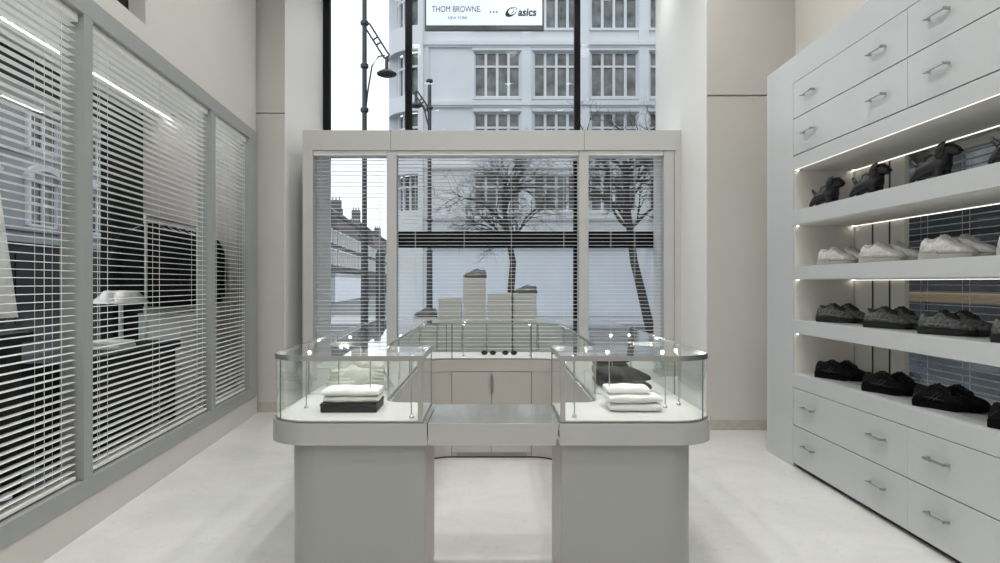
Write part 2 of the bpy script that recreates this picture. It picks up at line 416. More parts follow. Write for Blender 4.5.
# ================================================================== STREET WINDOW AND PORTAL
YP = 7.5
def px(x, Y): return (x - CX) / F * Y
def pz(y, Y): return H - (y - CY) / F * Y
portal = thing('blind_portal', 'beige square portal frame around the three blinds of the street window', 'frame', (0, 0, 0))
D0, D1 = YP - .02, YP + .16
zt, zb = pz(130.5, YP), pz(150.5, YP)
xs = [px(v, YP) for v in (303, 313, 386.5, 396.5, 579, 588.5, 664, 674, 683)]
B(xs[0], xs[8], D0, D1, zb, zt).build('header', M['portal'], portal, bevel=.004)
for a, b in ((xs[0], xs[1]), (xs[2], xs[3]), (xs[4], xs[5]), (xs[6], xs[7]), (xs[7] + .002, xs[8])):
    B(a, b, D0 + (.015 if b < xs[8] and a > xs[0] else 0), D1, 0, zb).build('post', M['portal'], portal, bevel=.003)
B(xs[1], xs[7], D0 + .01, D1, .40, .48).build('sill', M['portal'], portal)
B(xs[1], xs[7], D0 + .03, D1 - .02, 0, .40).build('kick_panel', M['portal'], portal)
for x in (391, 584): B(px(x, YP) - .002, px(x, YP) + .002, D0 - .002, D0 + .01, zb, zt).build('joint', M['gap'], portal)
wlab = ['narrow white blind of the street window, left of the portal posts', 'widest white blind in the middle of the street window', 'narrow white blind of the street window, right of the portal posts']
for (a, b), lb, cd in zip(((xs[1], xs[2]), (xs[3], xs[4]), (xs[5], xs[6])), wlab, ((.1, .9), (.1, .37, .63, .92), (.3, .62, .9))):
    make_blind('venetian_blind', lb, b - a - .006, None, .48, zb - .002, (a + .003, YP + .035, 0), 0, 'blinds of the street window', pitch=.0417, cords=cd)
YG = 8.6
# masonry behind the portal: jambs of the lower window, ledge, lintel beam zone
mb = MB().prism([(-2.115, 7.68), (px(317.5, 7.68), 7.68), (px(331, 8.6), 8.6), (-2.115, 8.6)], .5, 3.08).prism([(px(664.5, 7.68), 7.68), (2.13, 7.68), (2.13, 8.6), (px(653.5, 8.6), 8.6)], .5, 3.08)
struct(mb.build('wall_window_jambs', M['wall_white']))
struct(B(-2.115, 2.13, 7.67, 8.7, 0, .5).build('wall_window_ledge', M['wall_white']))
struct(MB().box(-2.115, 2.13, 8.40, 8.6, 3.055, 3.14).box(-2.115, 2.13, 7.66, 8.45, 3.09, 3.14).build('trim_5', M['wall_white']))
# window frame: upper mullions, transoms, lower mullions
mb = MB(); y0, y1 = YG, YG + .1
for a, b in ((323, 329.5), (405, 411.5), (574.5, 580.5), (657.5, 661)):
    mb.box(px(a, YG), px(b, YG), y0, y1, 3.14, CEIL)
mb.box(px(323, YG), px(661, YG), y0, y1, 3.10, 3.14)
for a, b in ((387, 396), (574, 580.5)): mb.box(px(a, YG), px(b, YG), y0, y1, .5, 3.04)
mb.box(px(388, YG), px(654, YG), y0, y1, pz(247.5, YG), pz(231.5, YG)); mb.box(px(330, YG), px(654, YG), y0, y1, .5, .56)
struct(mb.build('window_7', M['black_frame'], bevel=.004))
struct(B(-2.2, 2.2, YG + .045, YG + .053, .5, CEIL).build('window_8', M['glass']))
# outer lintel above is the ceiling edge

# shoeboxes in the window display
stacks = [(412.5, 436.5, 317, 4, 'shortest stack at the left end', True), (437.8, 461.8, 298.2, 6, 'second stack from the left', False),
          (462.6, 486.1, 277.8, 8, 'tallest stack', True), (487, 512, 292.9, 7, 'stack just right of the tallest', False),
          (513.3, 537.3, 293.8, 7, 'stack right of centre carrying a sneaker', True), (538.3, 562, 320.5, 4, 'low stack at the right end', False)]
ordn = ['topmost', 'second from the top', 'third from the top', 'fourth from the top', 'fifth from the top', 'sixth from the top', 'seventh from the top', 'bottom']
YB = 8.08; first = None; tops = []
for x0, x1, yt, n, nm, shoe in stacks:
    X0, X1 = px(x0, YB - .09), px(x1, YB - .09); zt_ = pz(yt, YB - .09); h = (zt_ - .5) / n
    for k in range(n):
        if first is None:
            first = thing('shoebox', '', 'shoebox')
            B(-.14, .14, -.09, .09, 0, .085).build('box', M['shoebox'], first, bevel=.002)
            B(-.145, .145, -.094, .094, .086, .1195).build('lid', M['lid'], first, bevel=.002)
            b = first
        else: b = copy_tree(first)
        b.location = ((X0 + X1) / 2, YB + random.uniform(-.006, .006), .5 + k * h); b.scale = ((X1 - X0) / .294, 1, h / .12)
        b['label'] = 'pale shoebox, %s of the %s' % (ordn[n - 1 - k], nm)
        b['category'] = 'shoebox'; b['group'] = 'shoeboxes stacked in the street window'
    tops.append(((X0 + X1) / 2, zt_))

# ================================================================== SNEAKERS
def lerp_tab(tab, t):
    for (a, *va), (b, *vb) in zip(tab, tab[1:]):
        if t <= b: k = (t - a) / (b - a); return [p + (q - p) * k for p, q in zip(va, vb)]
    return list(tab[-1][1:])
SW = [(0, .026), (.04, .036), (.15, .041), (.4, .038), (.62, .047), (.78, .050), (.9, .042), (.97, .026), (1.0, .010)]
SH = [(0, .066), (.03, .096), (.08, .103), (.17, .090), (.28, .096), (.36, .113), (.43, .112), (.55, .094), (.68, .078), (.80, .069), (.90, .060), (.96, .046), (1, .030)]
def sneaker_parts(t, mu, ms, mt, mstripe, L=.30):
    n = 26; mb = MB(); rings = []
    for i in range(n + 1):
        u = i / n; w = lerp_tab(SW, u)[0] * .93; h = lerp_tab(SH, u)[0]; z0 = .022
        tw = .5 if u < .5 else .5 + (u - .5) * .4
        ring = []
        for q in range(18):
            a = 2 * PI * q / 18; c, s_ = math.cos(a), math.sin(a)
            zz = z0 + (h - z0) * (.5 + .5 * math.copysign(abs(s_) ** .7, s_))
            narrow = 1 - (1 - tw) * max(0, s_) ** 1.4
            ring.append((L * u * .985, w * math.copysign(abs(c) ** .75, c) * narrow, zz))
        rings.append(ring)
    mb.rings(rings).build('upper', mu, t)
    # sole: outline prism with toe spring and sculpted heel
    mb = MB(); N = 24; out = []
    for i in range(N + 1): u = i / N; out.append((L * u * 1.01 - .003, lerp_tab(SW, u)[0] * 1.06))
    lo, mid, hi = [], [], []
    pts = [(x, y) for x, y in out] + [(x, -y) for x, y in out[::-1]]
    def toe(x): u = x / L; return .012 * max(0, (u - .72) / .28) ** 2
    ringA = [(x, y * .93, toe(x)) for x, y in pts]; ringB = [(x, y, toe(x) + .008) for x, y in pts]; ringC = [(x, y * .98, .026 + toe(x) * .4 + (.008 if x < .1 else 0)) for x, y in pts]; ringD = [(x, y * .85, .027 + toe(x) * .4) for x, y in pts]
    mb.rings([ringA, ringB, ringC, ringD]).build('sole', ms, t)
    # collar opening
    mb = MB(); rg = []
    for q in range(18): a = 2 * PI * q / 18; rg.append((L * (.19 + .145 * math.cos(a)), .0235 * math.sin(a), .0))
    def topz(x): return lerp_tab(SH, x / L)[0]
    mb.rings([[(x, y, topz(x) - .006) for x, y, _ in rg], [(x, y, topz(x) + .0035) for x, y, _ in rg], [(.19 * L + (x - .19 * L) * .7, y * .7, topz(x) + .002) for x, y, _ in rg]]).build('collar', mt, t)
    # tongue and laces
    MB().rings([[(L * u, y, topz(L * u) + dz) for y, dz in ((-.018, -.004), (-.012, .006), (.012, .006), (.018, -.004))] for u in (.36, .38, .42, .5, .6, .68)]).build('tongue', mt, t)
    mb = MB()
    for k in range(5):
        u = .44 + k * .048; z = topz(L * u) + .006; mb.tube([(L * u, -.024, z - .010), (L * u, -.01, z + .002), (L * (u + .012), .01, z + .002), (L * (u + .012), .024, z - .010)], .0032, 6)
    mb.build('laces', mt, t)
    mb = MB()
    for s in (-1, 1):
        for (u0, u1, z0, z1) in ((.30, .50, .034, .082), (.38, .57, .034, .074), (.24, .62, .052, .046), (.04, .16, .05, .075)):
            P = []
            for k in range(5):
                tt = k / 4; u = u0 + (u1 - u0) * tt; z = z0 + (z1 - z0) * tt; h = lerp_tab(SH, u)[0]; w = lerp_tab(SW, u)[0] * .93
                sv = max(-1, min(1, 2 * (z - .022) / (h - .022) - 1)); s_ = math.copysign(abs(sv) ** (1 / .7), sv); c = math.sqrt(max(0, 1 - s_ * s_)) ** .75
                P.append((L * u * .985, s * (w * c * (1 - .5 * max(0, s_) ** 1.4) + .0005), z))
            mb.tube(P, .0021, 6)
    mb.build('side_stripes', mstripe, t)
def smat(n, c, r=.6, **k): return mat(n, c, r, bump=(70, .5), **k)
kinds = {
 'black': (smat('sneaker_black', (.006, .006, .0065), .8, spec=.15), smat('sole_black', (.004, .004, .004), .85, spec=.1), M['black'], smat('stripe_dark', (.022, .022, .024), .35)),
 'grey': (smat('sneaker_grey', (.12, .128, .122), .6, spec=.3, mottle=(60, .8)), smat('sole_dark', (.018, .019, .018), .7, spec=.2), smat('tongue_black', (.015, .016, .016), .6), smat('stripe_silver', (.17, .18, .17), .4, metal=.3)),
 'white': (smat('sneaker_white', (.66, .65, .61), .55, mottle=(55, .22)), smat('sole_grey', (.40, .39, .36), .6), smat('tongue_cream', (.55, .54, .50), .6), smat('stripe_white', (.76, .75, .73), .4)),
}
kinds['light grey'] = (smat('sneaker_light_grey', (.36, .36, .34), .6), smat('sole_mid_grey', (.16, .16, .155), .6), smat('tongue_grey', (.25, .25, .24), .6), kinds['white'][3])
proto = {}
def place_shoe(kind, label, loc, rz, group, s=1.0, name='sneaker', hz=1.14):
    if kind not in proto:
        t = thing(name, label, 'sneaker', loc, rz, group); sneaker_parts(t, *kinds[kind]); proto[kind] = t
    else:
        t = copy_tree(proto[kind]); t.location = loc; t.rotation_euler = (0, 0, rz); tag(t, label, 'sneaker', group)
    t.scale = (s * .95, s, s * hz); return t
# the three in the street window, toes to the left
for (cx_, z_), lb in zip([tops[0], tops[2], tops[4]], ['grey sneaker on the low shoebox stack at the window display left end', 'grey sneaker standing on top of the tallest shoebox stack', 'grey sneaker on the shoebox stack right of the middle ones']):
    place_shoe('light grey', lb, (cx_ + .145, YB - .02, z_), PI, 'sneakers on the shoebox stacks', .98, hz=.95)

# ================================================================== SHELVING UNIT ON THE RIGHT
UX, UB, UY0, UY1 = 2.38, 2.86, -.30, 5.79
NY = 5.266
unit = thing('shelving_unit', 'huge pale lacquered wall unit with drawers above and below four shelves', 'shelving unit', (0, 0, 0))
zs = dict(top=3.235, d1=3.02, d2=2.74, d3=2.45, n=2.34)
mb = MB().prism(rounded([(UX, NY, 0), (UB, NY, 0), (UB, UY1, 0), (UX, UY1, .035)]), .0, 3.235)
mb.build('end_panel', M['unit'], unit)
B(UX, UB, UY0, NY, 3.024, 3.235).build('top_panel', M['unit'], unit)
B(UX + .02, UB, UY0, NY, 2.45, 3.02).build('drawer_carcass', M['gap'], unit)
B(UX, UB, UY0, NY, 2.34, 2.446).build('fascia', M['unit'], unit)
for (a, b) in ((1.903, 2.018), (1.48, 1.58), (1.057, 1.16), (.63, .74)):
    B(UX, UB, UY0, NY, a, b).build('shelf', M['unit'], unit, bevel=.002)
B(UX + .02, UB, UY0, NY, .03, .626).build('drawer_carcass', M['gap'], unit)
B(UX + .04, UB, UY0, NY, 0, .03).build('plinth', M['gap'], unit)
B(UX, UB, UY0, UY0 + .3, .63, 2.45).build('end_panel', M['unit'], unit)
joints = [NY - .003, 3.815, 2.36, .92, -.30]
def handle(x, y, z, L, par):
    mb = MB()
    for s in (-1, 1): mb.box(x - .034, x, y + s * (L / 2) - .006, y + s * (L / 2) + .006, z - .007, z + .007)
    mb.box(x - .040, x - .028, y - L / 2 - .006, y + L / 2 + .006, z - .007, z + .007)
    return mb.build('handle', M['steel'], par, bevel=.0015)
rows = [(2.743, 3.02), (2.453, 2.737), (.337, .626), (.035, .331)]
hy = [4.98, 4.10]
for (a, b) in rows:
    for i in range(4):
        g_ = .002 if a > 1 else .0011; y1_, y0_ = joints[i] - g_, joints[i + 1] + g_
        d = B(UX, UX + .018, y0_, y1_, a, b).build('drawer', M['unit'], unit, bevel=.0012)
        W = y1_ - y0_
        for fr in (.185, .80):
            handle(UX, y1_ - W * fr, (a + b) / 2 if a > 1 else (a + b) / 2 + .02, .155, d)
for a, b in ((2.018, 2.34), (1.58, 1.903), (1.16, 1.48), (.74, 1.057)):
    B(UX + .012, UB, NY - .004, NY, a, b).build('niche_side', M['niche'], unit)
    B(UX + .012, UB, UY0 + .3, NY - .004, b - .004, b).build('niche_soffit', M['niche'], unit)
    mb = MB()
    if b > 2.3: mb.box(UX + .004, UX + .007, UY0 + .3, NY - .01, b - .005, b - .002)
    mb.box(UB - .012, UB - .006, UY0 + .3, NY - .01, b - .010, b - .005)
    mb.build('light_strip', M['nled'], unit)
    MB().lathe([(.008, b - .008), (.008, b - .004)], UX + .025, NY - .03, 12).lathe([(.008, b - .008), (.008, b - .004)], UB - .02, NY - .03, 12).build('spot_light', M['nspot'], unit)
# blind of the window behind the shelves
make_blind('venetian_blind', 'white blind of the side window seen through the open shelves', 5.2, None, .70, 2.36, (3.06, .66, 0), PI / 2, 'blind behind the shelving unit', pitch=.045, cords=(.2, .45, .62, .70, .78))
struct(B(3.12, 3.13, .6, 5.9, .68, 2.36).build('window_9', M['glass']))

# shoes on the shelves
place_word = ['closest to the end wall', 'second from the end wall', 'third from the end wall', 'nearest the camera']
def pair(kind, z, Y, i, shelf, s=1.02, x0=2.47, ang=.50):
    nm = 'sneakers on the %s shelf' % shelf
    for k, side in enumerate(('front', 'rear')):
        place_shoe(kind, '%s sneaker, %s of pair %s, %s shelf' % (kind, side, place_word[i], shelf),
                   (x0 + k * .090, Y - k * .035, z), -PI / 2 + ang, nm, s)
for i, Y in enumerate((5.06, 4.42, 3.89, 3.30)): pair('black', .74, Y, i, 'lowest', 1.03)
for i, Y in enumerate((5.04, 4.40, 3.84, 3.28)): pair('grey', 1.16, Y, i, 'second lowest', 1.03)
for i, Y in enumerate((5.02, 4.45, 3.83, 3.24)): pair('white', 1.58, Y, i, 'third lowest', 1.03)

# dog shaped leather bags
def skin(name, pts, edges, m, parent, sub=2, root=0):
    me = bpy.data.meshes.new(name); me.from_pydata([p[:3] for p in pts], edges, []); me.update(); me.materials.append(m)
    o = bpy.data.objects.new(name, me); col.objects.link(o); o.parent = parent
    md = o.modifiers.new('k', 'SKIN'); md.use_smooth_shade = True
    for i, p in enumerate(pts):
        r = p[3]; o.data.skin_vertices[0].data[i].radius = (r, r) if not isinstance(r, tuple) else r
    o.data.skin_vertices[0].data[root].use_root = True
    if sub: s2 = o.modifiers.new('s', 'SUBSURF'); s2.levels = s2.render_levels = sub
    return o
def dog(t):
    P = [(.045, 0, .095, .046), (.10, 0, .105, .050), (.155, 0, .120, .062), (.180, 0, .155, .054), (.195, 0, .190, .052), (.222, 0, .196, .050), (.258, 0, .178, .033), (.280, 0, .172, .026),
         (.025, .034, .055, .028), (-.002, .040, .018, .019), (.018, .040, .012, .015), (.025, -.034, .055, .028), (-.002, -.040, .018, .019), (.018, -.040, .012, .015),
         (.172, .036, .07, .030), (.175, .040, .018, .022), (.195, .040, .012, .017), (.172, -.036, .07, .030), (.175, -.040, .018, .022), (.195, -.040, .012, .017)]
    E = [(0, 1), (1, 2), (2, 3), (3, 4), (4, 5), (5, 6), (6, 7), (0, 8), (8, 9), (9, 10), (0, 11), (11, 12), (12, 13), (2, 14), (14, 15), (15, 16), (2, 17), (17, 18), (18, 19)]
    skin('body', P, E, M['leather'], t, 2)
    MB().tube([(.02, 0, .115), (-.005, 0, .145), (-.012, 0, .158), (-.010, 0, .165)], [.016, .012, .009, .006], 8).build('tail', M['leather'], t)
    for s in (-1, 1):
        MB().rings([[(x + w * math.cos(a), s * y + .006 * s * math.sin(a) * 1, z) for a in [2 * PI * q / 10 for q in range(10)]] for x, y, z, w in ((.205, .036, .240, .012), (.196, .048, .225, .022), (.186, .055, .19, .027), (.180, .055, .155, .024), (.178, .052, .138, .010))]).build('ear', M['leather'], t)
    MB().tube([(.06, 0, .135), (.065, 0, .165), (.10, 0, .178), (.13, 0, .172), (.14, 0, .155)], .005, 6).build('handle', M['leather'], t)
    MB().lathe([(.004, 0), (.009, .004), (.009, .012), (.004, .016)], .286, 0, 10).xform(Matrix.Translation((0, 0, .168))).build('nose', M['black'], t)
dg = None
for i, Y in enumerate((5.12, 4.55, 3.90, 3.28)):
    lb = 'black dog-shaped leather bag, %s, top shelf' % place_word[i]
    if dg is None: dg = thing('dog_bag', lb, 'bag'); dog(dg); d = dg
    else: d = copy_tree(dg)
    tag(d, lb, 'bag', 'dog shaped bags on the top shelf'); d.location = (2.475, Y, 2.018); d.rotation_euler = (0, 0, -PI / 2 + .42); d.scale = (.92,) * 3

# ================================================================== THE COUNTER
ZD0, ZD, ZG = .715, .815, 1.118
YF, YM = 3.01, 3.5
HW, GW, IW, YI, YO = 1.043, .30, .55, 5.54, 6.05
GL, GR = .292, .308
def U(o=0, i=0, f=0, g=0, r=.2):
    """outline of the counter; o pulls the outer edge in, i widens the hollow, f pulls the front in, g widens the gate gap"""
    return rounded([(-HW + o, YF + f, r), (-GL - g, YF + f, 0), (-GL - g, YM - i, 0), (-IW - i, YM - i, .10), (-IW - i, YI + i, .22), (IW + i, YI + i, .22), (IW + i, YM - i, .10),
                    (GR + g, YM - i, 0), (GR + g, YF + f, 0), (HW - o, YF + f, r), (HW - o, YO - o, .25), (-HW + o, YO - o, .25)])
ct = thing('display_counter', 'grey lacquered horseshoe counter with rounded corners in the middle of the floor', 'counter')
MB().prism(U(.105, 0, .03, .012, .15), 0, ZD0).build('pedestal', M['counter'], ct, smooth=True)
MB().prism(U(0, -.004, 0, 0, .2), ZD0 + .001, ZD).build('deck', M['deck'], ct, smooth=True)
M['lining'] = mat('counter_inner_panel', (.50, .475, .445), .4)
for sgn, a, b in ((-1, -.327, -.002), (1, .002, .327)):
    d = B(a, b, YI - .012, YI - .002, .045, ZD0 - .004).build('door', M['lining'], ct, bevel=.0015)
    if sgn < 0: B(-.008, .012, YI - .030, YI - .012, .54, .69).build('handle', M['steel_dark'], d, bevel=.003)
mb = MB()
for x in (-.33, .33): mb.box(x - .002, x + .002, YI - .0035, YI + .004, .0, ZD)
mb.build('joint', M['gap'], ct)
for a_, b_ in ((-1, GL), (1, GR)):
    pth = rounded([(a_ * (b_ + .012), YF + .05, 0), (a_ * (b_ + .012), YM, 0), (a_ * IW, YM, .10), (a_ * IW, YI, .22), (a_ * .332, YI, 0)])[:-1] + [(a_ * .332, YI)]
    MB().band(pth, .003, .012, ZD0, side=(-1 if a_ < 0 else 1) * 1).build('inner_panel', M['lining'], ct, smooth=True)
apron = rounded([(-IW + .001, YM + .12, 0), (-IW + .001, YI - .001, .22), (IW - .001, YI - .001, .22), (IW - .001, YM + .12, 0)])
MB().band(apron, .006, ZD0 + .002, ZD - .002, side=-1).build('inner_apron', M['lining'], ct, smooth=True)
inner = rounded([(-IW, YM + .1, 0), (-IW, YI, .22), (IW, YI, .22), (IW, YM + .1, 0)])
MB().band(inner, .005, 0, .012, side=-1).build('floor_line', M['gap'], ct)  # dark line along the foot of the inner face
# lift-up flap between the two ends
fp = thing('counter_flap', 'flat grey lift-up flap bridging the gap between the two counter ends', 'counter flap')
MB().v
mb = MB(); gl, gr = -GL + .004, GR - .004
mb.v = [(gl, YF, ZD0), (gr - .013, YF, ZD0), (gr - .004, YM, ZD0), (gl, YM, ZD0), (gl, YF, ZD), (gr, YF, ZD), (gr, YM, ZD), (gl, YM, ZD)]
mb.f = [[0, 3, 2, 1], [4, 5, 6, 7], [0, 1, 5, 4], [1, 2, 6, 5], [2, 3, 7, 6], [3, 0, 4, 7]]
mb.build('leaf', M['deck'], fp, bevel=.003)

GT = .006
def case(name, label, pts, zt, rim_h, verts_, post=None, top_over=.0):
    t = thing(name, label, 'showcase')
    MB().prism(offset(pts, .004, True), ZD + .001, ZD + .010).build('liner', M['liner'], t, smooth=True)
    MB().band(pts, GT, ZD + .001, zt - .008, closed=True, side=1).build('glass_wall', M['case_glass'], t, smooth=True)
    MB().prism(offset(pts, -.003, True), zt - .008, zt).build('glass_top', M['case_glass'], t, smooth=True)
    MB().band(offset(pts, -.0045, True), .008, zt - rim_h, zt + .0012, closed=True, side=1).build('rim', M['steel'], t, smooth=True)
    MB().band(offset(pts, -.002, True), .006, ZD + .001, ZD + .005, closed=True, side=1).build('base_rim', M['steel_dark'], t, smooth=True)
    for x, y, w, m in verts_:
        B(x - w / 2, x + w / 2, y - w / 2, y + w / 2, ZD + .002, zt - .004).build('corner_post', m, t, bevel=.001)
    return t
YS = 3.75
def endcase(sg):
    # outline anticlockwise for sg=-1 (left), mirrored for the right
    r = [(-HW + .012, YF + .014, .195), (-GW - .014, YF + .014, 0), (-GW - .014, YM - .006, 0), (-IW - .012, YM - .006, .10), (-IW - .012, YS, 0), (-HW + .012, YS, 0)]
    p = rounded(r)
    if sg > 0: p = [(-x, y) for x, y in p][::-1]
    return p
SD, GE = M['steel_dark'], M['glass_edge']
for sg, lb in ((-1, 'glass showcase on the counter end with a white garment on a black box'), (1, 'glass showcase on the counter end with a stack of white garments')):
    vs = [(sg * (GW + .024), YF + .024, .022, M['steel']), (sg * (GW + .017), YM - .010, .009, GE), (sg * (HW - .016), YS - .01, .008, GE), (sg * (IW + .03), YS - .008, .008, GE), (sg * (HW - .066), YF + .076, .006, GE)]
    case('glass_showcase', lb, endcase(sg), ZG, .022, vs)
# long horseshoe case behind them
o_ = .012
rp = rounded([(-HW + o_, YS + .004, 0), (-IW - o_, YS + .004, 0), (-IW - o_, YI + o_, .21), (IW + o_, YI + o_, .21), (IW + o_, YS + .004, 0), (HW - o_, YS + .004, 0), (HW - o_, YO - o_, .24), (-HW + o_, YO - o_, .24)])
case('glass_showcase', 'long horseshoe glass showcase running round the back of the counter', rp, ZG, .012,
     [(-.33, YI + .016, .008, GE), (.33, YI + .016, .008, GE), (-.41, YO - .018, .006, GE), (.41, YO - .018, .006, GE), (-IW - .016, 4.6, .006, GE), (IW + .016, 4.6, .006, GE)])
# small pole lights
pl0 = None
pole_lamp = bpy.data.lights.new('pole_lamp', 'POINT'); pole_lamp.energy = .28; pole_lamp.shadow_soft_size = .01; pole_lamp.color = (1, .97, .92)
poles = [(-.372, 3.09, .13, 'front inner corner of the garment-on-black-box case'), (-.60, 3.30, .06, 'middle of the case with the black box'), (-.925, 3.33, .05, 'rounded outer corner of the case with the black box'),
         (-.83, 3.62, .05, 'back outer side of the case with the black box'),
         (.385, 3.10, .13, 'front inner corner of the case with the white stack'), (.59, 3.34, .05, 'middle of the case with the white stack'), (.87, 3.34, .05, 'outer part of the case with the white stack'), (.96, 3.42, .03, 'outermost corner of the case with the white stack'),
         (-.92, 4.28, .06, 'outer side of the long left arm'), (-.60, 4.35, .05, 'inner side of the long left arm'),
         (.80, 4.42, .06, 'middle of the long right arm'), (.93, 4.45, .06, 'outer side of the long right arm'),
         (-.24, 5.70, .05, 'back run, left of the sunglasses'), (.33, 5.70, .05, 'back run, right of the sunglasses')]
for x, y, arm, lb in poles:
    l2 = 'thin steel pole light, ' + lb
    if pl0 is None:
        pl0 = thing('pole_light', l2, 'light')
        MB().lathe([(.011, 0), (.011, .008), (.003, .016), (.0028, .255), (.0028, .262)], seg=12).build('pole', M['steel'], pl0)
        MB().tube([(0, 0, .255), (0, .03, .268), (0, .05, .270)], .0035, 8).build('arm', M['steel'], pl0)
        MB().lathe([(.004, .262), (.0085, .266), (.010, .272), (.0085, .278), (.004, .2815)], 0, .055, 12).build('bulb', M['led'], pl0)
        p = pl0
    else: p = copy_tree(pl0)
    lo = bpy.data.objects.new('pole_lamp', pole_lamp); col.objects.link(lo); lo.location = (x, y + .055, ZD + .0105 + .255)
    p.location = (x, y, ZD + .0105); tag(p, l2, 'light', 'pole lights in the glass showcases')
# goods in the cases
ZL = ZD + .0105
bx_ = thing('presentation_box', 'shallow black box under the folded white garment in the glass case', 'box', (-.69, 3.32, ZL), .0)
mb = MB(); mb.box(-.135, .135, -.11, .11, 0, .030); mb.build('base', M['black'], bx_, bevel=.002)
B(-.137, .137, -.112, .112, .031, .043).build('lid', M['black'], bx_, bevel=.002)
def folded(name, label, loc, rz, w, d, layers, m, h=.024, seed=1, group=None):
    random.seed(seed); t = thing(name, label, 'garment', loc, rz, group); z = 0
    for k in range(layers):
        ox, oy = random.uniform(-.006, .006), random.uniform(-.006, .006); ww, dd = w * random.uniform(.94, 1), d * random.uniform(.94, 1)
        # a folded layer: rounded slab with a roll at the front fold
        rings = []; N = 10
        for i in range(N + 1):
            x = -ww / 2 + ww * i / N; e = 1 - (abs(2 * i / N - 1)) ** 8 * .35; ring = []
            for q in range(20):
                a = 2 * PI * q / 20; c, s_ = math.cos(a), math.sin(a)
                yy = dd / 2 * math.copysign(abs(c) ** .35, c); zz = h / 2 * math.copysign(abs(s_) ** .8, s_) * e
                ring.append((x + ox, yy + oy + .004 * math.sin(i * 1.7 + k), z + h / 2 + zz + .0025 * math.sin(i * 1.1 + q + seed) * (s_ > 0)))
            rings.append(ring)
        MB().rings(rings).build('layer', m, t); z += h * .97
    return t
folded('folded_garment', 'white folded garment lying on the shallow black box', (-.69, 3.31, ZL + .0435), .03, .28, .21, 2, M['white_cloth'], .033, 2)
t = thing('garment_pile', 'soft cream garment heaped behind the black box in the left case', 'garment', (-.79, 3.99, ZL), 0)
heap(.38, .36, .15, 7, .14).build('lower_fold', M['cream_cloth'], t)
heap(.29, .28, .12, 9, .2).xform(Matrix.Translation((.03, .02, .10))).build('upper_fold', M['cream_cloth'], t)
mb = MB(); random.seed(8)
for k in range(4): mb.tube([(-.17 + k * .01, -.10 - k * .012, .045 + k * .022), (-.06, -.155 + k * .02, .04 + k * .022), (.08, -.15 + k * .02, .055 + k * .018), (.16, -.10, .05 + k * .02)], [.012, .020, .019, .010], 10)
mb.build('crease_folds', M['cream_cloth'], t)
folded('folded_garment', 'thick lower white garment at the bottom of the right case stack', (.705, 3.31, ZL), -.04, .255, .20, 1, M['white_cloth'], .042, 3)
folded('folded_garment', 'white garment in the middle of the right case stack', (.698, 3.315, ZL + .041), .05, .265, .20, 1, M['white_cloth'], .036, 4)
t = folded('fringed_scarf', 'white fringed scarf on top of the right case stack', (.675, 3.36, ZL + .076), .0, .21, .16, 1, M['white_cloth'], .034, 5)
mb = MB()
for k in range(26): x = -.10 + k * .008; mb.tube([(x, -.075, .022), (x + .001, -.092, .018), (x + .002, -.100, .008)], .002, 5)
mb.build('fringe', M['white_cloth'], t)
t = folded('folded_garment', 'glossy black garment spread behind the white stack in the right case', (.775, 4.0, ZL), .1, .25, .42, 2, M['black_cloth'], .055, 12)
folded('folded_garment', 'small square black garment furthest back in the right arm of the case', (.81, 4.55, ZL), 0, .22, .2, 4, M['black_cloth'], .03, 6)
sg0 = None
for x, lb in ((px(488.7, 5.78), 'dark sunglasses in the back showcase, left pair'), (px(509.6, 5.78), 'dark sunglasses in the back showcase, right pair')):
    if sg0 is None:
        sg0 = thing('sunglasses', lb, 'sunglasses')
        for s in (-1, 1):
            MB().rings([[(s * .036 + .027 * math.cos(a), yy, .022 + .02 * math.sin(a)) for a in [2 * PI * q / 16 for q in range(16)]] for yy in (-.002, .002)]).build('lens', M['black'], sg0)
            MB().tube([(s * .062, .002, .026), (s * .064, .06, .02), (s * .058, .12, .004)], .003, 6).build('temple', M['black'], sg0)
        MB().tube([(-.01, 0, .027), (0, -.002, .031), (.01, 0, .027)], .003, 6).build('bridge', M['black'], sg0); s_ = sg0
    else: s_ = copy_tree(sg0)
    s_.location = (x, 5.76, ZL); tag(s_, lb, 'sunglasses', 'sunglasses in the back showcase')

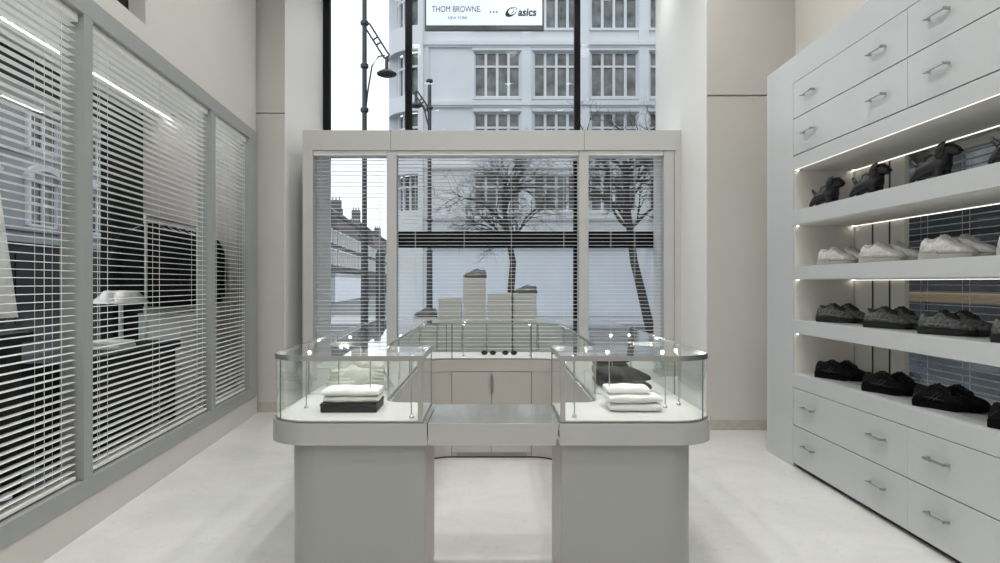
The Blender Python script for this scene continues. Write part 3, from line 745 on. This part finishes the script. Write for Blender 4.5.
# ================================================================== HANGING SIGN
YS_ = 8.25
sx0, sx1 = px(424.5, YS_), px(544, YS_); sz0 = pz(29.5, YS_); sz1 = sz0 + .55
sg = thing('hanging_sign', 'lit white screen sign with shop names hanging in the upper window', 'sign', ((sx0 + sx1) / 2, YS_, sz0))
W2 = (sx1 - sx0) / 2; hgt = sz1 - sz0
B(-W2, W2, .005, .07, 0, hgt).build('casing', M['sign_case'], sg, bevel=.006)
B(-W2 + .022, W2 - .022, -.001, .006, .055, hgt - .03).build('screen', M['sky_screen'], sg)
for s in (-1, 1): MB().tube([(s * .5, .04, hgt), (s * .5, .04, CEIL - sz0 + .02)], .006, 8).build('hanging_rod', M['steel'], sg)
def text_mesh(name, s, size, sxx, x, z, par, m, shear=0, bold=0.0, align='LEFT', space=1.0):
    c = bpy.data.curves.new(name, 'FONT'); c.body = s; c.size = size; c.shear = shear; c.extrude = .0008; c.offset = bold; c.resolution_u = 6; c.align_x = align; c.space_character = space
    o = bpy.data.objects.new(name, c); col.objects.link(o)
    dg_ = bpy.context.evaluated_depsgraph_get(); me = bpy.data.meshes.new_from_object(o.evaluated_get(dg_))
    bpy.data.objects.remove(o); me.materials.clear(); me.materials.append(m)
    o = bpy.data.objects.new(name, me); col.objects.link(o); o.parent = par
    w = max(v.co.x for v in me.vertices) - min(v.co.x for v in me.vertices); x_min = min(v.co.x for v in me.vertices)
    k = sxx / w
    for v in me.vertices: v.co.x = (v.co.x - x_min) * k
    o.location = (x, -.0025, z); o.rotation_euler = (PI / 2, 0, 0); return o
sp = F / YS_
def sxp(x): return (x - (424.5 + 544) / 2) / sp
def szp(y): return (29.5 - y) / sp
tl = text_mesh('lettering', 'THOM BROWNE.', .105, sxp(481) - sxp(432), sxp(432), szp(12), sg, M['ink'])
tl2 = text_mesh('lettering', 'NEW YORK', .05, sxp(467.5) - sxp(448), sxp(448), szp(19.3), sg, M['ink'])
mb = MB()
for x in (490.6, 493.7, 496.8): mb.prism([(sxp(x) - .009, -.003), (sxp(x) + .009, -.003), (sxp(x) + .009, -.0012), (sxp(x) - .009, -.0012)], szp(12.8), szp(11.2))
mb.build('dots', M['ink'], sg)
tl3 = text_mesh('lettering', 'asics', .135, sxp(536.5) - sxp(518), sxp(518), szp(15.8), sg, M['ink'], shear=.15, bold=.004)
# swirl mark: tilted open oval whose stroke swells to the lower left
mb = MB(); N = 40; L1, L2 = [], []
cxs, czs = sxp(511.2), szp(12.0)
def oval(a, rx, rz, dx=0, dz=0):
    x, z = rx * math.cos(a), rz * math.sin(a); tl_ = .62
    return (cxs + x * math.cos(tl_) - z * math.sin(tl_) + dx, czs + x * math.sin(tl_) + z * math.cos(tl_) + dz)
strip = []
for i in range(N + 1):
    t = i / N; a = math.radians(-25) + t * math.radians(345)
    w = .009 + .042 * math.exp(-((t - .60) / .20) ** 2)
    ro = (.082, .050); ri = (max(.082 - w, .012), max(.050 - w * .8, .008))
    strip.append((oval(a, *ro), oval(a, *ri)))
n = len(mb.v)
for (o1, i1) in strip:
    for yy in (-.003, -.0012): mb.v += [(o1[0], yy, o1[1]), (i1[0], yy, i1[1])]
for i in range(N):
    a_, b_ = n + 4 * i, n + 4 * (i + 1)
    mb.f += [[a_, a_ + 1, b_ + 1, b_], [a_ + 2, b_ + 2, b_ + 3, a_ + 3], [a_, b_, b_ + 2, a_ + 2], [a_ + 1, a_ + 3, b_ + 3, b_ + 1]]
mb.tube([(cxs - .045, -.002, czs + .03), (cxs - .01, -.002, czs + .048), (cxs + .03, -.002, czs + .035), (cxs + .03, -.002, czs + .005), (cxs - .005, -.002, czs - .035)], [.002, .004, .005, .005, .002], 6)
mb.build('emblem', M['ink'], sg)

# ================================================================== CEILING LIGHTS
cl = None
rowsX = ((-1.3, 'on the partition side'), (.35, 'above the counter line'), (2.0, 'on the shelving side'))
rowsY = ((8.1, 'added to brighten the window reveal'), (-2.6, 'by the rear wall'), (-.6, 'behind the camera'), (1.5, 'second from the rear'), (3.6, 'above the shop floor'), (5.8, 'before the street window'))
spot = bpy.data.lights.new('downlight_lamp', 'SPOT'); spot.energy = LAMP_W; spot.spot_size = math.radians(150); spot.spot_blend = 1.0; spot.shadow_soft_size = .09; spot.color = (1, .985, .96)
recess = spot.copy(); recess.energy = 30  # weaker unseen row, added only to brighten the window reveals and blinds
for X, lx in rowsX:
    for Y, ly in rowsY:
        if Y > 7 and X > 1.5: X = 1.6
        if Y > 7: sp0 = recess
        else: sp0 = spot
        lb = 'small round ceiling downlight %s, %s' % (lx, ly)
        if cl is None:
            cl = thing('downlight', lb, 'light')
            MB().lathe([(.10, 0), (.10, -.06), (.085, -.06), (.08, -.01)], seg=24).build('housing', M['rail'], cl)
            MB().lathe([(.078, -.045), (.078, -.05)], seg=24).build('diffuser', M['lamp'], cl); c = cl
        else: c = copy_tree(cl)
        c.location = (X, Y, CEIL - .001); tag(c, lb, 'light', 'ceiling downlights')
        lo = bpy.data.objects.new('downlight_lamp', sp0); col.objects.link(lo); lo.location = (X, Y, CEIL - .17)

# ================================================================== STREET
GZ = -.55
struct(B(-160, 120, -60, 260, GZ - .3, GZ - .02).build('road_surface', M['asphalt']))
struct(B(-9, 40, 31, 38.5, GZ - .02, GZ + .08).build('pavement_far', M['pave']))
struct(B(-9, 9, 8.95, 13.5, GZ - .02, GZ + .08).build('pavement_near', M['pave']))
struct(B(-160, 120, 60, 60.2, GZ - .02, GZ - .01).build('road_marking', M['pave']))

def window_group(par, X0, X1, Z0, Z1, Yf, n, m_frame, m_pane, transom=.32, arch=False):
    w = MB(); fr = .07; d0, d1 = Yf + .14, Yf + .24
    w.box(X0, X0 + fr, d0, d1, Z0, Z1).box(X1 - fr, X1, d0, d1, Z0, Z1).box(X0, X1, d0, d1, Z1 - fr, Z1).box(X0, X1, d0, d1, Z0, Z0 + fr)
    for k in range(1, n): x = X0 + (X1 - X0) * k / n; w.box(x - .075, x + .075, d0 - .02, d1, Z0, Z1)
    if transom: zt2 = Z1 - (Z1 - Z0) * transom; w.box(X0, X1, d0 - .01, d1, zt2 - .06, zt2 + .06)
    for k in range(n):                         # thin glazing bars
        x = X0 + (X1 - X0) * (k + .5) / n; pass
    f = w.build('window', m_frame, par); B(X0, X1, d1 - .02, d1 + .02, Z0, Z1).build('pane', m_pane, f)
    return f

# main stone building across the street
s38 = F / 38.0
bd = thing('stone_building', 'pale stone corner building with rows of four-light windows across the street', 'building')
rowsz = [(pz(211, 38), pz(175, 38)), (pz(158, 38), pz(112.5, 38)), (pz(96.5, 38), pz(51.5, 38)), (pz(28, 38), pz(-17, 38)), (pz(-33, 38), pz(-75, 38))]
colsx = [(px(a, 38), px(b, 38)) for a, b in ((474.4, 520), (534, 579), (591, 637.5), (650, 695), (709, 755))]
X0, X1, TOPZ = px(424, 38), px(790, 38), 22.0
mb = MB(); zprev = pz(247, 38)
mb.box(X0, X1, 38, 38.5, zprev, rowsz[0][0])
for r, (za, zb_) in enumerate(rowsz):
    xa = X0
    for (a, b) in colsx: mb.box(xa, a, 38, 38.5, za, zb_); xa = b
    mb.box(xa, X1, 38, 38.5, za, zb_)
    zn = rowsz[r + 1][0] if r + 1 < len(rowsz) else TOPZ
    mb.box(X0, X1, 38, 38.5, zb_, zn)
mb.box(X0, X1, 38.5, 46, GZ, TOPZ)
# ground floor piers
for x in (424, 508, 583, 643, 702, 760): mb.box(px(x, 38) - .17, px(x, 38) + .17, 37.95, 38.5, GZ, zprev)
for x in (424, 526.5, 584, 643.5, 702): mb.box(px(x, 38) - .28, px(x, 38) + .28, 37.86, 38, zprev, TOPZ)    # pilasters
mb.build('wall', M['stone'], bd)
mb = MB()
for z in (pz(44, 38), pz(104, 38), pz(166, 38), pz(217, 38)): mb.box(X0, X1, 37.75, 38, z - .12, z + .10).box(X0, X1, 37.84, 38, z - .22, z - .12)
mb.build('string_course', M['stone'], bd)
for r, (za, zb_) in enumerate(rowsz[:4]):
    for (a, b) in colsx:
        window_group(bd, a + .002, b - .002, za, zb_, 38, 4, M['stone'], M['pane'])
        B(a - .1, b + .1, 37.9, 38.2, za - .16, za - .02).build('window_sill', M['stone'], bd)
        B(a - .12, b + .12, 37.88, 38.0, zb_ + .03, zb_ + .25).build('lintel', M['stone'], bd)
B(X0, X1, 37.9, 38.1, zprev - .05, pz(232, 38)).build('fascia', M['stone2'], bd)
for a, b in ((424, 508), (508, 583), (583, 643), (643, 702), (702, 760)):
    f = B(px(a, 38) + .17, px(b, 38) - .17, 38.1, 38.25, pz(317, 38), zprev).build('shop_panel', M['panelblue'], bd)
B(X0, X1, 38.0, 38.3, GZ, pz(316.5, 38)).build('stall_riser', M['black_frame'], bd)
# rounded corner of the building
R = 1.75; ccx, ccy = X0, 38 + R
def arc(r, a0=-90, a1=-190, n=14): return [(ccx + r * math.cos(math.radians(a0 + (a1 - a0) * i / n)), ccy + r * math.sin(math.radians(a0 + (a1 - a0) * i / n))) for i in range(n + 1)]
mb = MB(); zprev2 = GZ
for za, zb_ in rowsz:
    mb.band(arc(R), .5, zprev2, za, side=1); mb.band(arc(R, -90, -98, 2), .5, za, zb_, side=1); mb.band(arc(R, -168, -190, 3), .5, za, zb_, side=1); zprev2 = zb_
mb.band(arc(R), .5, zprev2, TOPZ, side=1)
mb.build('corner_wall', M['stone'], bd, smooth=True)
for za, zb_ in rowsz[:4]:
    m2 = MB().band(arc(R - .22, -98, -168, 10), .05, za, zb_, side=1); f = m2.build('corner_pane', M['pane'], bd)
    m3 = MB()
    for aa in (-100, -117, -134, -151, -167): m3.band(arc(R - .08, aa - 1.6, aa + 1.6, 1)[::-1], .12, za, zb_, side=1)
    zt2 = zb_ - (zb_ - za) * .32; m3.band(arc(R - .08, -98, -168, 10), .1, zt2 - .06, zt2 + .06, side=1)
    m3.build('mullions', M['stone'], f)
mb = MB()
for z in (pz(44, 38), pz(104, 38), pz(166, 38), pz(217, 38)): mb.band(arc(R + .22), .25, z - .15, z + .1, side=1)
mb.build('corner_course', M['stone'], bd, smooth=True)

# houses along the side street (both before and beyond the crossing)
def side_house(name, label, cat, xd, u0, u1, hz, roof, mw, arches, shop_h=2.8, seed=0, floors=((3.5, 5.3), (6.1, 7.3)), rise=2.6, ww=1.8, group=None):
    t = thing(name, label, cat, (0, 0, 0), LA, group); n = max(1, round((u1 - u0) / 3.6)); st = (u1 - u0) / n
    mb = MB(); x0, x1 = -xd - .4, -xd
    cs = [u0 + st * (k + .5) for k in range(n)]
    bands = [(GZ, .0)] if False else []
    zp = shop_h
    for za, zb_ in floors:
        mb.box(x0, x1, u0, u1, zp, za); ua = u0
        for c in cs: mb.box(x0, x1, ua, c - ww / 2, za, zb_); ua = c + ww / 2
        mb.box(x0, x1, ua, u1, za, zb_); zp = zb_
    mb.box(x0, x1, u0, u1, zp, hz); mb.box(-xd - 8, x0, u0, u1, GZ, hz)
    mb.build('wall', mw, t)
    mb = MB(); mb.box(-xd, -xd + .28, u0, u1, hz - .25, hz).box(-xd, -xd + .18, u0, u1, hz - .45, hz - .25).box(-xd, -xd + .15, u0, u1, shop_h, shop_h + .18)
    for za, zb_ in floors: mb.box(-xd, -xd + .1, u0, u1, za - .2, za - .08)
    mb.build('cornice', mw, t)
    for c in cs:
        for fi, (za, zb_) in enumerate(floors):
            a, b = c - ww / 2, c + ww / 2; w = MB(); g = x1 - .12
            w.box(g, x1 - .02, a, a + .09, za, zb_).box(g, x1 - .02, b - .09, b, za, zb_).box(g, x1 - .02, a, b, zb_ - .08, zb_).box(g, x1 - .02, a, b, za, za + .08)
            w.box(g + .02, x1 - .04, c - .03, c + .03, za, zb_).box(g + .02, x1 - .04, a, b, (za + zb_) / 2 - .03, (za + zb_) / 2 + .03)
            w.box(x1, x1 + .12, a - .18, a - .02, za, zb_).box(x1, x1 + .12, b + .02, b + .18, za, zb_)
            if arches and fi == 0:
                P = [(c + (ww / 2 + .25) * math.cos(q * PI / 12), zb_ + .05 + .5 * math.sin(q * PI / 12)) for q in range(13)]; P2 = [(c + (ww / 2) * math.cos(q * PI / 12), zb_ + .02 + .32 * math.sin(q * PI / 12)) for q in range(12, -1, -1)]
                w.prismX(P + P2, x1, x1 + .16); w.box(x1, x1 + .2, a - .3, a + .02, zb_ - .02, zb_ + .1).box(x1, x1 + .2, b - .02, b + .3, zb_ - .02, zb_ + .1)
            else: w.box(x1, x1 + .16, a - .2, b + .2, zb_ + .02, zb_ + .16)
            f = w.build('window', M['stone'] if mw is not M['brick'] else M['wall_white'], t); B(g - .04, g, a, b, za, zb_).build('pane', M['pane'], f)
        s = B(-xd - .02, -xd + .03, c - st / 2 + .25, c + st / 2 - .25, .1, shop_h - .35).build('shop_window', M['black'], t)
    B(-xd - .4, -xd - .01, u0, u1, GZ, shop_h).build('shopfront', M['dark_wall'], t)
    if roof:
        t_ = MB(); n0 = len(t_.v); t_.v += [(-xd - .1, u0, hz), (-xd - .1, u1, hz), (-xd - 3.5, u1, hz + rise), (-xd - 3.5, u0, hz + rise), (-xd - 8, u0, hz), (-xd - 8, u1, hz)]
        t_.f += [[0, 1, 2, 3], [3, 2, 5, 4], [0, 3, 4], [1, 5, 2], [0, 4, 5, 1]]; t_.build('roof', M['slate'], t)
        for uu in (u0 + .6, u1 - .6):
            c_ = B(-xd - 4, -xd - 2.4, uu - .4, uu + .4, hz + .4, hz + rise + 1.3).build('chimney', M['brick'], t)
            mb = MB()
            for k in range(3): mb.lathe([(.14, hz + rise + 1.3), (.12, hz + rise + 1.9)], -xd - 3.7 + k * .5, uu, 10)
            mb.build('chimney_pots', M['stone2'], c_)
    return t
side_house('corner_house', 'grey stone house with arched windows seen through the closest left blind', 'building', 14, 15.3, 30.0, 8.0, False, M['stone2'], True, floors=((3.4, 5.0), (6.0, 7.3)))
side_house('brick_house', 'dark brick house beside the arched stone house across the side street', 'building', 14, 30.05, 36, 8.8, True, M['brick'], False, floors=((3.6, 5.3), (6.0, 7.4)))
hl = ['nearest dark brick house with chimneys beyond the crossing', 'second dark brick house with chimneys beyond the crossing', 'third brick house down the far side street', 'last small brick house down the far side street']
for k, (a, b, h_) in enumerate(((52, 84, 8.5), (84.1, 104, 10.2), (104.1, 126, 9.0), (126.1, 168, 11.2))):
    side_house('brick_house', hl[k], 'building', 13.2, a, b, h_, True, M['brick'], False, floors=((3.6, 5.4), (6.2, 7.7)), group='houses beyond the crossing', shop_h=3.0)
t = thing('pale_shopfront', 'pale blue boarded shopfront low down the far side street', 'building', wl(11.6, 0), LA)
B(-.4, .4, 70, 93, GZ, 2.2).build('wall', M['panelblue'], t); B(-.5, .5, 69.8, 93.2, 2.2, 2.5).build('cornice', M['stone2'], t)

# dark building outside the right-hand window, ochre awning and a parked car
t = thing('dark_building', 'dark building across the street outside the right side window', 'building')
B(13, 20, -14, 34, GZ, 16).build('wall', M['dark_wall'], t)
for k in range(9):
    for z in (4.2, 8.2): B(12.95, 13.02, -12 + k * 4, -9.8 + k * 4, z, z + 2.2).build('window', M['pane'], t)
B(12.7, 13, -14, 34, 2.9, 3.6).build('fascia', M['black'], t)
t = thing('shop_awning', 'ochre fabric awning strip outside the right side window', 'awning', (9.2, 10, .90))
B(-.8, .8, -9, 9, .30, .34).box(-.82, -.78, -9, 9, 0.19, .32).build('canopy', M['ochre'], t)
for y in (-8.8, -3, 3, 8.8): B(-.77, -.70, y - .04, y + .04, -.90 + GZ, .30).build('pole', M['iron'], t)
def car(t, m):
    prof = [(-2.1, .35), (-2.15, .7), (-2.0, .95), (-1.4, 1.0), (-.8, 1.42), (.7, 1.45), (1.35, 1.02), (2.0, .9), (2.15, .65), (2.1, .35)]
    mb = MB(); mb.rings([[(x * .98, y_, z_ if z_ > .4 else z_) for y_, z_ in prof] for x in (-.82, .82)]); mb.build('body', m, t, bevel=.06, smooth=True)
    g = MB()
    for s in (-1, 1): g.prismX([(-1.25, 1.03), (-.74, 1.36), (.64, 1.38), (1.15, 1.04)], s * .81, s * .83) if s > 0 else g.prismX([(-1.25, 1.03), (-.74, 1.36), (.64, 1.38), (1.15, 1.04)], -.83, -.81)
    g.build('side_glass', M['pane'], t)
    for s in (-1, 1):
        for y in (-1.3, 1.3): MB().lathe([(.2, -.11), (.32, -.1), (.33, 0), (.32, .1), (.2, .11)], seg=20).xform(Matrix.Translation((s * .78, y, .33)) @ Matrix.Rotation(PI / 2, 4, 'Y')).build('wheel', M['rubber'], t)
for y, lb, m in ((9.0, 'blue-grey parked car outside the right side window', M['carbody']), (14.5, 'second blue-grey car parked further up outside the right side window', M['carbody'])):
    t = thing('parked_car', lb, 'car', (7.2, y, GZ)); car(t, m)

# street lamps
def lamp_post(name, label, x_px, Y, top_z, r, spec):
    X = px(x_px, Y); t = thing(name, label, 'street lamp', (X, Y, GZ)); z0 = -GZ
    mb = MB().lathe([(.18, 0), (.18, .1), (.13, .2), (.11, .9), (r * 1.5, 1.0), (r * 1.3, 3), (r, 3.1), (r * .85, top_z - GZ)], seg=14)
    for z in spec['rings']: mb.lathe([(r, z - GZ - .06), (r * 1.6, z - GZ - .03), (r * 1.6, z - GZ + .03), (r, z - GZ + .06)], seg=14)
    mb.build('post', M['iron'], t)
    a0, a1 = spec['arm']; d = Vector((a1[0] - a0[0], 0, a1[1] - a0[1])); nrm = Vector((-d.z, 0, d.x)).normalized() * spec['gap']
    A0, A1 = Vector((a0[0], 0, a0[1] - GZ)), Vector((a1[0], 0, a1[1] - GZ))
    mb = MB()
    for s in (-.5, .5): mb.tube([A0 + nrm * s, A1 + nrm * s], .02 * spec['k'], 8)
    for f in (.0, .42, .58, 1): mb.tube([A0 + d * f + nrm * .5, A0 + d * f - nrm * .5], .02 * spec['k'], 8)
    mb.tube([A1, A1 + Vector((0, 0, -.1))], .04 * spec['k'], 8)
    mb.build('arm', M['iron'], t)
    MB().tube([Vector((p[0], 0, p[1] - GZ)) for p in spec['brace']], .018 * spec['k'], 8).build('brace', M['iron'], t)
    hx, hz, hr = spec['head']; hz -= GZ
    MB().lathe([(.035 * spec['k'], hz + .30 * spec['k']), (.04 * spec['k'], hz + .08 * spec['k']), (hr * .55, hz + .055 * spec['k']), (hr, hz - .01 * spec['k']), (hr * .95, hz - .04 * spec['k']), (hr * .6, hz - .07 * spec['k'])], hx, 0, 20).build('lamp_head', M['iron'], t)
    return t
Y1_ = 14.0; s1 = F / Y1_
def rel(x, y, x0, s): return ((x - x0) / s, H - (y - CY) / s)
q = lambda x, y: rel(x, y, 364.5, s1)
lamp_post('street_lamp', 'tall dark street lamp close to the shop with a ladder-like arm', 364.5, Y1_, 9.5, .055,
          dict(rings=(q(0, 23)[1], q(0, 66)[1], q(0, 110)[1], q(0, 240)[1], q(0, 300)[1]), arm=(q(367, 25), q(387, 57)), gap=.12, k=1.0,
               brace=[q(385, 55.5), q(378.5, 56.5), q(372, 66), q(368, 90), q(365.5, 112), q(365, 125)], head=(*q(386.7, 73), .21)))
Y2_ = 22.0; s2 = F / Y2_
q2 = lambda x, y: rel(x, y, 429.5, s2)
lamp_post('street_lamp', 'shorter dark street lamp further off with its lamp turned to the corner building', 429.5, Y2_, q2(0, 79)[1], .07,
          dict(rings=(q2(0, 81)[1], q2(0, 108)[1], q2(0, 220)[1], q2(0, 252)[1]), arm=(q2(428, 110), q2(415.5, 92)), gap=.13, k=1.3,
               brace=[q2(428, 125), q2(425, 112), q2(422, 105), q2(418, 103)], head=(*q2(416, 105), .2)))
# utility box on the nearer post
# black sign post / bollard crowd at the left of the street
t = thing('phone_kiosk', 'dark narrow street kiosk beyond the left portal post', 'kiosk', (px(380.5, 26), 26, GZ))
B(-.16, .16, -.2, .2, 0, 3.0).build('body', M['iron'], t, bevel=.03); MB().lathe([(.2, 3.0), (.2, 3.1), (.1, 3.35), (.03, 3.42)], seg=16).build('cap', M['iron'], t)

# bare trees
def tree(name, label, base, trunk, crown_r, seed, levels=5, n0=7, th=.11):
    random.seed(seed); t = thing(name, label, 'tree', base)
    pts = [Vector(p) for p in trunk]
    MB().tube(pts, [th * (1 - .45 * i / (len(pts) - 1)) for i in range(len(pts))], 10).build('trunk', M['bark'], t)
    mb = MB()
    def grow(p, d, L, r, lv):
        P = [p]; dd = d.copy()
        for k in range(3):
            dd = (dd + Vector((random.gauss(0, .18), random.gauss(0, .18), random.gauss(0, .14)))).normalized(); P.append(P[-1] + dd * L / 3)
        mb.tube(P, [r, r * .85, r * .7, r * .55], 5 if lv > 1 else 3, cap=False)
        if lv <= 0: return
        for k in range(random.choice((3, 3, 4))):
            a = random.uniform(.4, 1.15); ax = Vector((random.gauss(0, 1), random.gauss(0, 1), random.gauss(0, 1))).normalized()
            nd = (Matrix.Rotation(a, 3, ax) @ dd).normalized(); st = P[random.choice((1, 2, 3, 3))]
            grow(st, nd, L * random.uniform(.62, .82), r * .55, lv - 1)
    top = pts[-1]; mid = pts[-2]
    for k in range(n0):
        a = 2.4 * k + random.uniform(-.3, .3); up = random.uniform(-.05, 1.5)
        d = Vector((math.cos(a), math.sin(a) * .9, up)).normalized(); st = (pts[-3].lerp(mid, random.random()) if k % 2 else mid.lerp(top, random.random()))
        grow(st, d, crown_r * .5, th * .42, levels - 1)
    mb.build('branches', M['bark'], t); return t
Yt = 20.0; st_ = F / Yt
def tr(x, y, x0): return ((x - x0) / st_, 0, H - (y - CY) / st_ - GZ)
tree('bare_tree', 'bare street tree with wide crown behind the shoebox stacks', (px(513, Yt), Yt, GZ), [(0, 0, 0), tr(511, 290, 513), tr(513, 262, 513), tr(510, 246, 513), tr(506, 225, 513), tr(503, 195, 513)], 1.9, 5, 6, 11, .12)
tree('bare_tree', 'bare street tree with a leaning trunk behind the right blind', (px(655, Yt), Yt, GZ), [(0, 0, 0), tr(648, 320, 655), tr(641, 290, 655), tr(634, 262, 655), tr(631, 240, 655), tr(627, 205, 655), tr(625, 160, 655)], 2.0, 12, 6, 11, .15)
# small hanging plant-free kerb cars
# ================================================================== WORLD, CAMERA
w = bpy.data.worlds.new('overcast'); sc.world = w; w.use_nodes = True
nt = w.node_tree; bg = nt.nodes['Background']
tc = nt.nodes.new('ShaderNodeTexCoord'); sp_ = nt.nodes.new('ShaderNodeSeparateXYZ'); cr = nt.nodes.new('ShaderNodeValToRGB')
cr.color_ramp.elements[0].position = 0; cr.color_ramp.elements[0].color = (.86, .90, .94, 1)
cr.color_ramp.elements[1].position = .8; cr.color_ramp.elements[1].color = (.93, .97, 1.0, 1)
nt.links.new(tc.outputs['Generated'], sp_.inputs[0]); nt.links.new(sp_.outputs['Z'], cr.inputs['Fac']); nt.links.new(cr.outputs['Color'], bg.inputs['Color'])
bg.inputs['Strength'].default_value = 1.55
cam = bpy.data.cameras.new('camera'); co = bpy.data.objects.new('camera', cam); col.objects.link(co)
cam.sensor_width = 36; cam.lens = F * 36 / 1000; cam.shift_x = (500 - CX) / 1000; cam.shift_y = (CY - 281.5) / 1000
cam.clip_start = .05; cam.clip_end = 500
co.location = (0, 0, H); co.rotation_euler = (PI / 2, 0, 0); sc.camera = co
sc.view_settings.view_transform = 'Standard'; sc.view_settings.look = 'None'; sc.view_settings.exposure = .13; sc.view_settings.gamma = 1
sc.cycles.max_bounces = 8; sc.cycles.diffuse_bounces = 5; sc.cycles.transparent_max_bounces = 32; sc.cycles.glossy_bounces = 4
sc.cycles.use_denoising = True; sc.cycles.caustics_reflective = False
